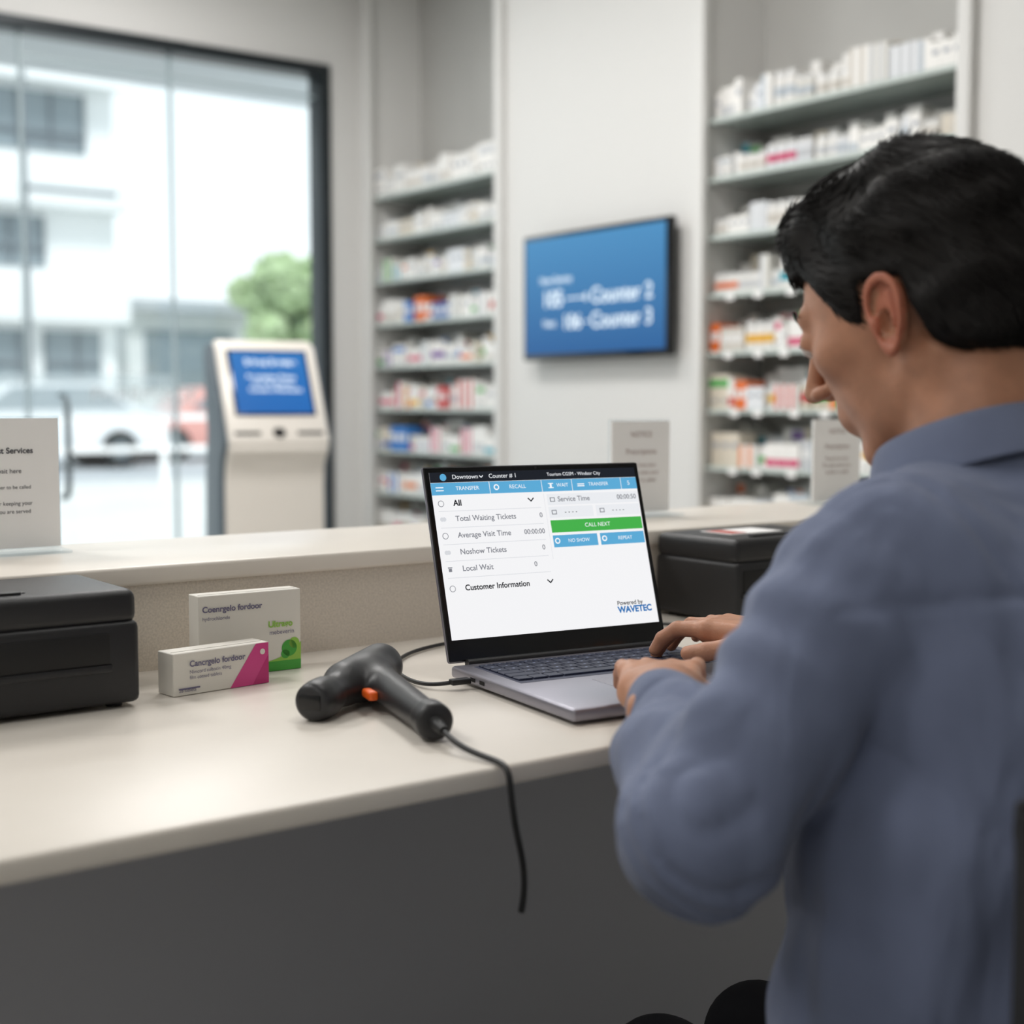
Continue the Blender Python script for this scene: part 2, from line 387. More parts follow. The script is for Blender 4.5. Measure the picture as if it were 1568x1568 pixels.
# ---------------- sign holders
def sign(x0,x1,y,h,lines,rot=0,ink=inkm):
    w=x1-x0; M=T((x0,y,0.8665))@Rz(rot); e=empty('sign_holder',M)
    b=MB(); b.b2((-0.003,-0.035,0),(w+0.003,0.035,0.004),acr,0.001); b.b2((-0.003,0.0025,0.004),(w+0.003,0.0045,h+0.003),acr); b.obj('acrylic_stand',e,M)
    b=MB(); b.b2((0,-0.0018,0.006),(w,0.0018,h),paper); b.obj('paper',e,M)
    for s,fx,fy,sz,bo in lines: text(s,sz,M@T((w*fx,-0.0025,h*fy))@Rx(90),ink,e,'sign_text','CENTER',bo)
L=[('Post & Fast Services',.5,.76,.0095,.0002),('Please wait here',.5,.61,.0075,0),('for your number to be called',.5,.49,.006,0),('Thank you for keeping your',.5,.37,.0065,0),('ticket until you are served',.5,.31,.0065,0)]
sign(0.418,0.556,1.665,0.158,L)
L2=[('NOTICE',.5,.86,.012,0),('Prescriptions',.5,.68,.012,0),('Please have your',.5,.54,.009,0),('ID ready when your',.5,.46,.009,0),('number is called',.5,.38,.009,0)]
inkb=mat('ink_brown',srgb(175,155,150),0.7)
sign(1.405,1.525,1.65,0.148,L2,0,inkb); sign(1.862,1.985,1.65,0.148,L2,0,inkb)

# ---------------- printers
def printer(x0,w,label):
    M=T((x0,1.288,0.7505)); e=empty('label_printer',M); d=0.158; h=0.114
    b=MB()
    b.b2((0,0,0.004),(w,d,h-0.03),blackp,0.007,3)
    b.b2((0.001,0.002,h-0.034),(w-0.001,d,h),blackp,0.010,4)
    b.b2((0.012,-0.002,0.044),(w-0.03,0.02,0.074),darkp,0.002)
    b.b2((0.010,-0.003,0.036),(w-0.028,0.012,0.044),blackp,0.002)
    b.b2((0.03,-0.001,0.052),(w-0.05,0.004,0.058),blackg)
    b.b2((w*0.25,0.03,h-0.002),(w*0.55,0.034,h+0.0012),blackg,0.0005)
    b.b2((w*0.22,0.02,h-0.002),(w*0.52,0.03,h+0.003),blackp,0.0012)
    for fx in (0.02,w-0.02):
        for fy in (0.02,d-0.02): b.cyl((fx,fy,0),(fx,fy,0.006),0.008,0.008,darkp)
    if label:
        b.b2((0.05,0.06,h),(0.15,0.12,h+0.0008),paper); b.b2((0.055,0.065,h+0.0008),(0.085,0.115,h+0.0012),mat('label_red',srgb(190,90,80),0.5))
    b.obj('printer_body',e,M)
printer(0.285,0.22,False); printer(1.312,0.23,True)

# ---------------- medicine cartons
pink=mat('carton_pink',srgb(214,70,140),0.4); grn=mat('carton_green',srgb(70,165,60),0.4); lgr=mat('carton_light_green',srgb(150,200,80),0.4); cart=mat('carton_white',srgb(230,226,217),0.4); lil=mat('carton_ink',srgb(110,105,135),0.5)
def carton(x,y,rot,w,h,d,kind):
    M=T((x,y,0.7505))@Rz(rot); e=empty('medicine_carton',M)
    b=MB(); b.b2((0,0,0),(w,d,h),cart,0.0007,1)
    b.b2((0.003,d*0.3,h-0.0002),(w-0.003,d*0.34,h+0.0003),mat('carton_seam',srgb(190,186,178),0.5))
    fm=M@Rx(90)
    if kind=='p':
        t=bmesh.new(); vs=[t.verts.new(p) for p in ((w*0.58,-0.0004,0.0),(w-0.0004,-0.0004,0.0),(w-0.0004,-0.0004,h-0.0005),(w*0.86,-0.0004,h-0.0005))]; t.faces.new(vs); b.merge(t,pink)
        t=bmesh.new(); vs=[t.verts.new(p) for p in ((w*0.82,-0.0006,0.0),(w-0.0004,-0.0006,0.0),(w-0.0004,-0.0006,h*.7))]; t.faces.new(vs); b.merge(t,mat('carton_deep_pink',srgb(190,40,115),0.4))
        b.b2((0.006,-0.0006,0.006),(0.03,-0.0002,0.0075),lil)
        b.cyl((w*.93,-.0009,h*.78),(w*.93,-.0004,h*.78),.003,.003,cart,16)
    else:
        b.b2((w*0.58,-0.0006,0.0),(w-0.0004,-0.0002,h*0.12),grn)
        t=bmesh.new(); pts=[(w*0.58,h*0.11)]+[(w*(0.58+0.42*q/10),h*(0.12+0.22*(q/10)**2.2)) for q in range(11)]+[(w-0.0004,h*0.05)]
        t.faces.new([t.verts.new((px,-0.0005,pz)) for px,pz in pts]); b.merge(t,lgr)
        for cx,cz,r,m_ in ((0.88,0.27,0.009,grn),(0.93,0.33,0.006,lgr),(0.84,0.2,0.005,grn)): b.cyl((w*cx,-0.0008,h*cz),(w*cx,-0.0002,h*cz),r,r,m_)
    b.obj('box',e,M)
    if kind=='p':
        text('Cancrgelo fordoor',0.0085,fm@T((0.018,h*0.72,0.001)),lil,e,'print',bold=0.0002)
        for i,s in enumerate(('Nimcord sulbacin 40mg','film coated tablets')): text(s,0.005,fm@T((0.018,h*(0.53-0.13*i),0.001)),lil,e,'print')
        text('28 tablets',0.005,fm@T((w*.05,h*.12,0.001)),lil,e,'print')
    else:
        text('Coenrgelo fordoor',0.0088,fm@T((0.004,h*0.83,0.001)),lil,e,'print',bold=0.0002)
        text('hydrochloride',0.0055,fm@T((0.004,h*0.72,0.001)),lil,e,'print')
        text('Ultrago',0.0095,fm@T((w*0.67,h*0.58,0.001)),lgr,e,'print',bold=0.0003); text('mebeverin',0.007,fm@T((w*0.68,h*0.48,0.001)),lil,e,'print')
carton(0.5455,1.307,7,0.112,0.043,0.030,'p'); carton(0.603,1.375,-1,0.119,0.0885,0.026,'g')

# ---------------- laptop
ML=T((0.8155,1.216,0.7505))@Rz(-7); lp=empty('laptop',ML); LW,LD,LH=0.282,0.245,0.215
sil=mat('laptop_aluminium',srgb(150,148,158),0.35,0.55); key=mat('laptop_key',srgb(34,42,68),0.45); keyt=mat('key_legend',srgb(150,160,190),0.5)
b=MB(); b.b2((0,-LD,0.003),(LW,0,0.0155),sil,0.0035,3)
b.b2((0.018,-0.118,0.0150),(LW-0.018,-0.018,0.0158),mat('keyboard_well',srgb(58,62,84),0.5),0.0002,1)
rows=[(15,0.010),(14,0.0155),(14,0.0155),(13,0.0155),(12,0.0155),(9,0.0155)]; y=-0.021
for n_,hh in rows:
    x=0.021; tot=LW-0.042; ws=[1]*n_
    if n_==14: ws[-1]=1.4
    if n_==13: ws[0]=1.5; ws[-1]=1.6
    if n_==12: ws[0]=2.0; ws[-1]=2.0
    if n_==9: ws[3]=5.5
    u=tot/sum(ws)
    for w_ in ws:
        b.b2((x+0.0009,y-hh+0.001,0.0155),(x+w_*u-0.0009,y-0.0006,0.0178),key,0.0006,1)
        if w_==1 and n_>9: b.b2((x+u*0.4,y-hh*0.6,0.01785),(x+u*0.55,y-hh*0.42,0.0179),keyt)
        x+=w_*u
    y-=hh
b.b2((0.09,-0.225,0.0153),(0.205,-0.135,0.0158),mat('touchpad',srgb(138,136,146),0.25,0.4),0.0002,1)
b.cyl((0.02,0.001,0.0155),(LW-0.02,0.001,0.0155),0.005,0.005,blackp,16)
for py in (-0.05,-0.07): b.b2((-0.0004,py-0.005,0.007),(0.001,py+0.005,0.011),darkp)
for fx in (0.03,LW-0.03):
    for fy in (-0.03,-LD+0.03): b.cyl((fx,fy,0),(fx,fy,0.004),0.006,0.006,darkp)
b.obj('base',lp,ML)
MD=ML@T((0,0.004,0.017))@Rx(73)
b=MB(); b.b2((0,0,-0.006),(LW,LH,-0.001),sil,0.003,2); b.b2((0.001,0.001,-0.002),(LW-0.001,LH-0.001,0),blackg,0.001,1); b.cyl((LW/2,LH-0.004,0),(LW/2,LH-0.004,0.0003),0.0015,0.0015,darkp); b.obj('lid',lp,MD)
UX0,UX1,UY0,UY1=0.007,LW-0.007,0.024,LH-0.007; UW=UX1-UX0; UH=UY1-UY0
def em(n,c,es=1.0): return mat(n,(0.005,0.005,0.005,1),0.5,emis=srgb(*c),es=es,spec=0.1)
uw=em('ui_white',(244,244,246)); ub=em('ui_bar',(28,32,40)); ubl=em('ui_blue',(92,170,214)); ug=em('ui_green',(70,176,76)); ugl=em('ui_line',(215,217,222)); ut=em('ui_grey_text',(128,130,138)); ud=em('ui_dark_text',(28,30,36)); uwt=em('ui_white_text',(245,248,252)); ubt=em('ui_logo',(20,110,180)); upn=em('ui_panel',(234,236,240))
b=MB()
def ui(s0,t0,s1,t1,m,z=0.0004): b.b2((UX0+UW*s0,UY1-UH*t1,z-0.0002),(UX0+UW*s1,UY1-UH*t0,z),m)
ui(0,0,1,1,uw,0.0003); ui(0,0,1,.062,ub,.0005)
for s0,s1 in ((0,.267),(.27,.517),(.52,.667),(.67,.917),(.92,1)): ui(s0,.064,s1,.138,ubl,.0005)
ui(.52,.15,.521,.56,ugl,.0005)
for t in (.235,.335,.435,.535,.635): ui(.02,t,.5,t+.003,ugl,.0005)
ui(.535,.155,.995,.225,upn,.0004)
ui(.535,.235,.755,.305,upn,.0004); ui(.77,.235,.995,.305,upn,.0004)
ui(.535,.32,.995,.398,ug,.0005); ui(.535,.415,.755,.49,ubl,.0005); ui(.77,.415,.995,.49,ubl,.0005)
def circ(s,t,r,m,z=0.0006):
    b.cyl((UX0+UW*s,UY1-UH*t,z-0.0002),(UX0+UW*s,UY1-UH*t,z),r,r,m,20)
circ(.06,.031,.004,ubl)
for s,t in ((.035,.19),(.035,.385),(.035,.70)): circ(s,t,.0036,ut,.0005); circ(s,t,.0029,uw,.0006)
for s,t in ((.03,.285),(.04,.285),(.03,.485),(.04,.485)): circ(s,t,.0024,ugl,.0005)
ui(.026,.572,.046,.578,ut,.0006); ui(.029,.58,.043,.60,ut,.0006)
for s,t in ((.30,.1),(.555,.45),(.79,.45)): circ(s,t,.0034,uwt,.0007); circ(s,t,.002,ubl,.0008)
for s0,tq in ((.02,.09),(.02,.108),(.695,.094),(.695,.106)): ui(s0,tq,s0+.035,tq+.006,uwt,.0007)
ui(.55,.085,.575,.09,uwt,.0007); ui(.55,.112,.575,.117,uwt,.0007); ui(.558,.09,.567,.112,uwt,.0007)
for s,t in ((.56,.19),(.56,.27),(.80,.27)): ui(s-.012,t-.014,s+.012,t+.014,ut,.0006); ui(s-.008,t-.009,s+.008,t+.009,upn,.0007)
def chev(s,t,r,m):
    for sg in (-1,1):
        b.box((0,0,0),(r*1.3,r*.32,.0002),m,M=T((UX0+UW*s+sg*r*.42,UY1-UH*t,.0008))@Rz(sg*45))
chev(.455,.185,.0042,ud); chev(.49,.695,.0042,ud); chev(.235,.031,.0026,uwt)
b.obj('screen',lp,MD)
def tx(s,fs,ft,sz,m,al='LEFT',bo=0.0): text(s,sz,MD@T((UX0+UW*fs,UY1-UH*ft,0.0009)),m,lp,'screen_text',al,bo)
tx('Downtown',.10,.031,.0070,uwt); tx('Counter # 1',.27,.031,.0070,uwt); tx('Tourism CGSM - Windsor City',.55,.031,.0056,uwt)
tx('TRANSFER',.11,.101,.0062,uwt); tx('RECALL',.36,.101,.0062,uwt); tx('WAIT',.59,.101,.0062,uwt); tx('TRANSFER',.75,.101,.0058,uwt); tx('5',.95,.101,.0075,uwt)
tx('All',.09,.19,.0092,ud,bo=.0003)
TB=.00012
tx('Total Waiting Tickets',.09,.285,.0086,ut,bo=TB); tx('0',.5,.285,.0078,ut,'RIGHT',TB); tx('Average Visit Time',.09,.385,.0086,ut,bo=TB); tx('00:00:00',.5,.385,.0078,ut,'RIGHT',TB); tx('Noshow Tickets',.09,.485,.0086,ut,bo=TB); tx('0',.49,.485,.0078,ut,'RIGHT',TB); tx('Local Wait',.09,.585,.0086,ut,bo=TB); tx('0',.44,.585,.0078,ut,'RIGHT',TB)
tx('Customer Information',.09,.70,.0088,ud,bo=.0002)
tx('Service Time',.585,.19,.0082,ut,bo=TB); tx('00:00:50',.985,.19,.0078,ut,'RIGHT',TB); tx('- - - -',.61,.27,.008,ud); tx('- - - -',.85,.27,.008,ud)
tx('CALL NEXT',.765,.36,.0066,uwt,'CENTER'); tx('NO SHOW',.66,.453,.0058,uwt,'CENTER'); tx('REPEAT',.895,.453,.0058,uwt,'CENTER')
tx('Powered by',.80,.865,.0072,ud,bo=.0001); tx('WAVETEC',.80,.907,.0100,ubt,bo=.0004)

cab=mat('cable_rubber',srgb(24,24,26),0.5)
tube('usb_cable',[(0.806,1.168,0.7595),(0.79,1.172,0.7585),(0.768,1.185,0.7545),(0.772,1.24,0.7535),(0.80,1.31,0.7535),(0.86,1.375,0.7535),(0.95,1.405,0.7535),(1.12,1.42,0.7535),(1.22,1.38,0.7535),(1.26,1.33,0.7535),(1.33,1.27,0.7535),(1.45,1.262,0.7535)],0.0022,cab)
b=MB(); b.box((0,0,0),(0.022,0.010,0.006),cab,0.0015,2,M=T((0.796,1.170,0.7590))@Rz(-7)); b.obj('usb_plug')

# ---------------- barcode scanner
sc=empty('barcode_scanner',T((0.67,1.12,0.7505)))
def f_sc(p):
    q=p.copy()
    hd=cone(q,(.618,1.137,.769),(.722,1.206,.775),.0155,.0205)
    hd=smin(hd,cone(q,(.660,1.168,.775),(.722,1.204,.779),.0185,.0205),.012)
    nose=ccyl(q,(.602,1.128,.7685),(.628,1.146,.7685),.0172,.006)
    d=smin(hd,nose,.012)
    hn=cone(q,(.700,1.172,.771),(.656,1.012,.768),.0175,.0138)
    d=smin(d,hn,.018)
    d=smin(d,ccyl(q,(.6595,1.020,.768),(.652,.995,.768),.0168,.005),.004)
    return np.maximum(d,.7508-p[...,2])
scm=mat('scanner_rubber',srgb(40,40,42),0.42,bump=(700,0.08))
sdf_mesh('housing',f_sc,(.565,.96,.745),(.77,1.25,.812),.0016,scm,sc)
b=MB(); b.box((0,0,0),(.003,.022,.014),blackg,.001,2,M=T((.6015,1.1277,.7690))@Rz(34)); b.cyl((.652,.996,.768),(.6475,.976,.765),.0070,.004,cab)
org=mat('trigger_orange',srgb(238,100,30),0.4)
b.box((0,0,0),(.010,.024,.009),org,.003,3,M=T((.667,1.131,.768))@Rz(-12))
b.obj('window_and_trigger',sc)
tube('cable',[(.648,.978,.765),(.643,.955,.760),(.648,.93,.7545),(.652,.905,.7535),(.650,.889,.752),(.648,.882,.742),(.651,.88,.70),(.668,.885,.66),(.665,.89,.63)],0.0026,cab,sc)

# ================= MAN
man=empty('seated_man',T((0.92,0.62,0.45)))
skin=mat('skin',srgb(186,133,104),0.48,sss=0.12,noise=(45,0.10,4),bump=(350,0.2))
earm=mat('skin_ear',srgb(188,116,90),0.48,sss=0.15,noise=(60,0.07,3))
shirtm=mat('shirt_cotton',srgb(112,121,147),0.8,noise=(30,0.03,2),bump=(900,0.25),sheen=0.15,spec=0.2,folds=(5.5,0.03,0.6))
hairm=mat('hair_black',srgb(24,21,20),0.55,spec=0.25)
SH_L=(.800,.655,.915);EL_L=(.655,.672,.752);WR_L=(.785,.852,.797)
SH_R=(1.090,.655,.915);EL_R=(1.215,.735,.75);WR_R=(1.088,.985,.800)
def along(a,b,t): return tuple(a[i]+(b[i]-a[i])*t for i in range(3))
def f_sh(p):
    x,y,z=p[...,0],p[...,1],p[...,2]
    d=ell(p,(.905,.605,.53),(.200,.155,.17))
    d=smin(d,ell(p,(.91,.605,.69),(.185,.145,.19)),.06)
    d=smin(d,ell(p,(.94,.625,.84),(.170,.135,.145)),.06)
    d=smin(d,cone(p,(.82,.648,.920),(1.07,.648,.920),.058,.058),.04)
    d=smin(d,cone(p,(.945,.645,.952),(.83,.650,.935),.056,.052),.04)
    d=smin(d,cone(p,(.945,.645,.952),(1.06,.650,.935),.056,.052),.04)
    d=np.maximum(d,.40-z)
    def arm(s,e,w):
        a=cone(p,s,e,.062,.049)
        f=cone(p,e,along(e,w,.84),.050,.035)
        f=smin(f,cone(p,e,along(e,w,.5),.049,.046),.02)
        a=smin(a,f,.015)
        dist=nrm(p-A(*e)); g=np.exp(-(dist/.10)**2)
        ax=A(*w)-A(*e); ax/=np.sqrt(ax@ax); ax2=A(*s)-A(*e); ax2/=np.sqrt(ax2@ax2)
        t=(p-A(*e))@ax; t2=(p-A(*e))@ax2
        side=np.cross(ax,ax2); sd_=(p-A(*e))@side
        mid=ax+ax2; mid/=np.sqrt(mid@mid); m_=(p-A(*e))@mid
        ang=np.arctan2(t-t2,np.maximum(m_,0)+.03)
        fold=np.abs(np.sin(5.5*ang+22*sd_+1.2*np.sin(35*sd_)))**.7
        a=a-g*.007*(fold-.45)
        a=a+.003*np.sin(85*t2+30*x+2*np.sin(28*z))*np.exp(-(dist-.14)**2/.012)
        fc=np.abs(np.sin(48*t+14*np.sin(16*sd_)))**.6
        a=a-.004*(fc-.5)*np.exp(-((t-.12)/.07)**2)
        a=smin(a,ccyl(p,along(e,w,.72),along(e,w,.90),.0345,.004),.005)
        return a
    d=smin(d,arm(SH_L,EL_L,WR_L),.014); d=smin(d,arm(SH_R,EL_R,WR_R),.014)
    tor=np.exp(-((x-.93)/.25)**4)
    dg=np.abs(np.sin(13*z+16*x-6*y+1.3*np.sin(9*x+7*z)))**.6
    d=d-tor*.006*(dg-.6)
    d=d+tor*(.003*np.sin(38*z+26*x+2.2*np.sin(17*x+9*z)+10*y)+.002*np.sin(70*x-40*z+2*np.sin(30*y)))
    sx=np.abs(x-(.832-.25*(z-.9)))
    d=d+.0030*np.exp(-(sx/.004)**2)*(z>.82)
    d=d+.0025*np.exp(-((z-.905+.15*(y-.6))/.004)**2)*(y<.62)
    return d
sdf_mesh('shirt',f_sh,(.57,.42,.38),(1.31,1.02,1.05),.0045,shirtm,man)
# head frame
yaw=math.radians(11); pit=math.radians(22)
rx=Vector((math.cos(yaw),math.sin(yaw),0)); ff=Vector((-math.sin(yaw),math.cos(yaw),0))
fy=ff*math.cos(pit)-Vector((0,0,1))*math.sin(pit); uz=ff*math.sin(pit)+Vector((0,0,1))*math.cos(pit)
O=Vector((.960,.738,1.108)); HS=.985
MH=Matrix(((rx.x,fy.x,uz.x,O.x),(rx.y,fy.y,uz.y,O.y),(rx.z,fy.z,uz.z,O.z),(0,0,0,1)))@Matrix.Scale(HS,4)
nb=MH.inverted()@Vector((.945,.650,.95)); nb=tuple(nb)
def f_head(p):
    x=np.abs(p[...,0]); pm=p.copy(); pm[...,0]=x
    d=ell(pm,(0,-.014,.045),(.076,.098,.086))
    d=smin(d,ell(pm,(0,.026,-.006),(.061,.067,.080)),.025)
    d=smin(d,ell(pm,(0,.024,-.060),(.051,.050,.042)),.025)
    d=smin(d,cone(pm,(.052,-.006,-.046),(.018,.060,-.091),.011,.015),.016)
    d=smin(d,ell(pm,(0,.064,-.093),(.020,.016,.015)),.014)
    d=smin(d,cone(pm,(0,.085,.036),(.036,.076,.035),.012,.010),.010)
    d=smin(d,ell(pm,(.045,.056,-.006),(.018,.020,.016)),.018)
    d=smax(d,-ell(pm,(.031,.103,.016),(.018,.017,.012)),.009)
    d=smin(d,cone(pm,(0,.091,.022),(0,.113,-.018),.0070,.0090),.008)
    d=smin(d,ell(pm,(.011,.100,-.023),(.0078,.011,.0066)),.006)
    d=smin(d,ell(pm,(0,.079,-.053),(.024,.014,.017)),.014)
    d=smin(d,cone(pm,(0,.090,-.048),(.016,.083,-.050),.0042,.003),.005)
    d=smin(d,cone(pm,(0,.088,-.058),(.014,.081,-.057),.0048,.003),.005)
    d=smin(d,ell(pm,(.031,.081,.016),(.014,.012,.011)),.005)
    d=smin(d,cone(p,(0,-.030,-.035),nb,.053,.058),.020)
    # sternomastoid
    d=smin(d,cone(pm,(.052,-.030,-.040),(.030,nb[1]+.045,nb[2]+.02),.012,.012),.014)
    fa=math.radians(14); ca,sa=math.cos(fa),math.sin(fa)
    q=(pm-A(.0765,-.012,-.002))/.94; a0=q[...,0]*sa-q[...,1]*ca; c=q[...,0]*ca+q[...,1]*sa; b0=q[...,2]
    a=a0*.98-b0*.17; bb=b0*.98+a0*.17
    aw=.0165*(1+.30*bb/.03); rho=np.sqrt((a/aw)**2+(bb/.0315)**2)
    ring=np.sqrt(((rho-1)*.019)**2+(c-.005)**2)-.0027
    disc=np.maximum((rho-1)*.017,np.abs(c+.003)-.0035)
    e=smin(ring,disc,.0025)
    qe=np.stack([a,bb,c],-1)
    e=smin(e,cone(qe,(.004,.017,.002),(.007,-.010,.003),.0022,.0028),.002)
    e=smax(e,-ell(qe,(-.003,-.006,.004),(.0082,.0125,.0130)),.002)
    e=smin(e,ell(qe,(-.013,-.005,.004),(.0040,.006,.004)),.003)
    e=smin(e,ell(qe,(-.004,-.028,.001),(.0070,.008,.0042)),.004)
    root=smax(ell(qe,(-.006,0,-.009),(.010,.020,.012)),-ell(qe,(-.003,-.006,.004),(.0082,.0125,.0130)),.002)
    e=smin(e,root,.005)
    return smin(d,e,.004)
lipm=mat('lips',srgb(168,108,90),0.45)
stub=mat('skin_shaved_jaw',srgb(164,120,98),0.55,sss=0.08,noise=(140,0.12,4),bump=(500,0.2))
def hm(c):
    lips=(np.abs(c[:,0])<.015)&(c[:,1]>.084)&(c[:,2]<-.046)&(c[:,2]>-.061)
    ear=(np.abs(c[:,0])>.0765)&(np.abs(c[:,2])<.05)&(c[:,1]<.02)&(c[:,1]>-.05)
    n=.006*np.sin(c[:,1]*130)+.005*np.sin(c[:,2]*150+c[:,0]*90)
    jaw=(c[:,2]+n<-.058+.25*np.clip(.05-c[:,1],0,.05))&(c[:,1]>.004+n)&(c[:,2]>-.12)
    return np.where(lips,1,np.where(ear,2,0))+0*jaw
sdf_mesh('head',f_head,(-.108,-.17,-.20),(.108,.135,.14),.0021,[skin,lipm,earm],man,MH,hm)
b=MB(); ew=mat('eye_white',srgb(205,195,188),0.3); ei=mat('iris',srgb(45,28,18),0.3)
for s in (-1,1):
    b.sph((s*.031,.0825,.0135),(.0115,.0115,.0110),ew); b.sph((s*.030,.0915,.0100),(.0048,.003,.0048),ei)
    for i in range(14):
        t=i/13; px=s*(.019+.024*t); b.cyl((px,.092-.004*t,.016),(px+s*.0005,.097-.007*t,.0135),.0003,.00015,hairm,5)
    for i in range(40):
        t=i/39
        for j in range(3):
            pz=.036+.005*math.sin(t*2.6)+.0018*j; py=.0965-.004*t-.012*t*t
            b.cyl((s*(.012+.034*t),py,pz),(s*(.0155+.035*t),py-.001,pz+.001),.0007,.0002,hairm,4)
b.obj('eyes_and_brows',man,MH)
# hair
def f_hair(p):
    x,y,z=np.abs(p[...,0]),p[...,1],p[...,2]; xs=p[...,0]
    d=ell(p,(0,-.018,.054),(.083,.105,.090))
    d=smin(d,ell(p,(0,.032,.098),(.059,.056,.042)),.03)
    d=smin(d,ell(p,(0,-.045,.0),(.076,.070,.075)),.03)
    d=d+.0025*np.sin(60*xs+45*y+2*np.sin(60*z))+.0018*np.sin(120*y-60*z+50*xs)
    hl=np.interp(y,[-.15,-.09,-.05,-.036,-.030,.006,.012,.018,.028,.038,.050,.062,.12],[-.060,-.062,-.050,-.035,.024,.034,.010,-.026,-.022,.024,.052,.068,.076]).astype(np.float32)
    return smax(d,(hl-z)*.8,.006)
ho=sdf_mesh('hair_cap',f_hair,(-.105,-.15,-.09),(.105,.13,.170),.003,hairm,man,MH)
me=ho.data; nv=len(me.vertices); vc=np.empty(nv*3,np.float32); me.vertices.foreach_get('co',vc); vc=vc.reshape(-1,3)
vn=np.empty(nv*3,np.float32); me.vertices.foreach_get('normal',vn); vn=vn.reshape(-1,3)
cen=A(0,-.018,.03); out=((vc-cen)*vn).sum(1)>0.03
ii=np.where(out)[0]; NS=20000; pk=rng.choice(ii,NS); p0=vc[pk]+rng.normal(0,.001,(NS,3)).astype(np.float32); n0=vn[pk]
top=np.clip((p0[:,2]-.06)/.05,0,1)[:,None]; frt=np.clip((p0[:,1]+.06)/.09,0,1)[:,None]
g=top*(frt*A(-.55,.75,.25)+(1-frt)*A(-.2,-.8,.0))+(1-top)*(A(0,-.55,-.8)*np.ones_like(p0))
cl=np.stack([np.sin(p0[:,1]*60+p0[:,2]*40),np.sin(p0[:,0]*55+p0[:,2]*45),np.sin(p0[:,0]*50-p0[:,1]*40)],1)
g=g+.28*cl+rng.normal(0,.10,g.shape); t0=g-(g*n0).sum(1)[:,None]*n0; t0/=np.linalg.norm(t0,axis=1)[:,None]+1e-6
Ls=(rng.uniform(.011,.018,NS)*(1+.6*top[:,0]))[:,None]; lift=(rng.uniform(.0,.0018,NS)*(1+1.2*top[:,0]))[:,None]
sd=np.cross(t0,n0); K=4; VV=[]
for k in range(K+1):
    s=k/K; c=p0-n0*.0012+t0*Ls*s+n0*(lift*s-(Ls*s)**2/.13)
    r=.0006*(1-s*.85)
    for an in (0,2.094,4.189): VV.append(c+sd*r*math.cos(an)+n0*r*math.sin(an))
VV=np.stack(VV,1).reshape(-1,3); base=np.arange(NS)[:,None]*(3*(K+1)); FF=[]
for k in range(K):
    for j in range(3):
        q=np.array([k*3+j,k*3+(j+1)%3,(k+1)*3+(j+1)%3,(k+1)*3+j]); FF.append(base+q)
FF=np.concatenate(FF)
m2=bpy.data.meshes.new('hair_strands'); m2.vertices.add(len(VV)); m2.vertices.foreach_set('co',VV.astype(np.float32).ravel())
m2.loops.add(FF.size); m2.loops.foreach_set('vertex_index',FF.ravel().astype(np.int32)); m2.polygons.add(len(FF)); m2.polygons.foreach_set('loop_start',np.arange(0,FF.size,4,dtype=np.int32)); m2.update(calc_edges=True)
m2.polygons.foreach_set('use_smooth',np.ones(len(FF),bool)); m2.materials.append(hairm)
o=bpy.data.objects.new('hair_strands',m2); link(o); o.matrix_world=MH; setparent(o,man)
# collar
C=Vector((.944,.672,.998)); up=Vector((0,.35,.937)); fw=Vector((0,.937,-.35)); sx_=Vector((1,0,0))
V=[];F=[]; NP=64; pr=[(.0665,-.045),(.0635,.012),(.0640,.022),(.0670,.0255),(.0725,.021),(.083,-.006),(.089,-.018)]
for i in range(NP+1):
    ph=math.radians(8+344*i/NP); fr=max(0,math.cos(ph))**3
    for j,(r,h) in enumerate(pr):
        if j>=4: h-=fr*.018*(j-3); r+=fr*.004*(j-3)
        rr=r*(1+.06*math.cos(ph)); q=C+sx_*(-rr*math.sin(ph))+fw*(rr*math.cos(ph))+up*h; V.append(tuple(q))
n=len(pr)
for i in range(NP):
    for j in range(n-1): F.append((i*n+j,i*n+j+1,(i+1)*n+j+1,(i+1)*n+j))
me=bpy.data.meshes.new('collar'); me.from_pydata(V,[],F); me.polygons.foreach_set('use_smooth',[True]*len(F)); me.materials.append(shirtm)
o=bpy.data.objects.new('collar',me); link(o); md=o.modifiers.new('s','SOLIDIFY'); md.thickness=.002; md2=o.modifiers.new('b','SUBSURF'); md2.levels=1; md2.render_levels=1; setparent(o,man)
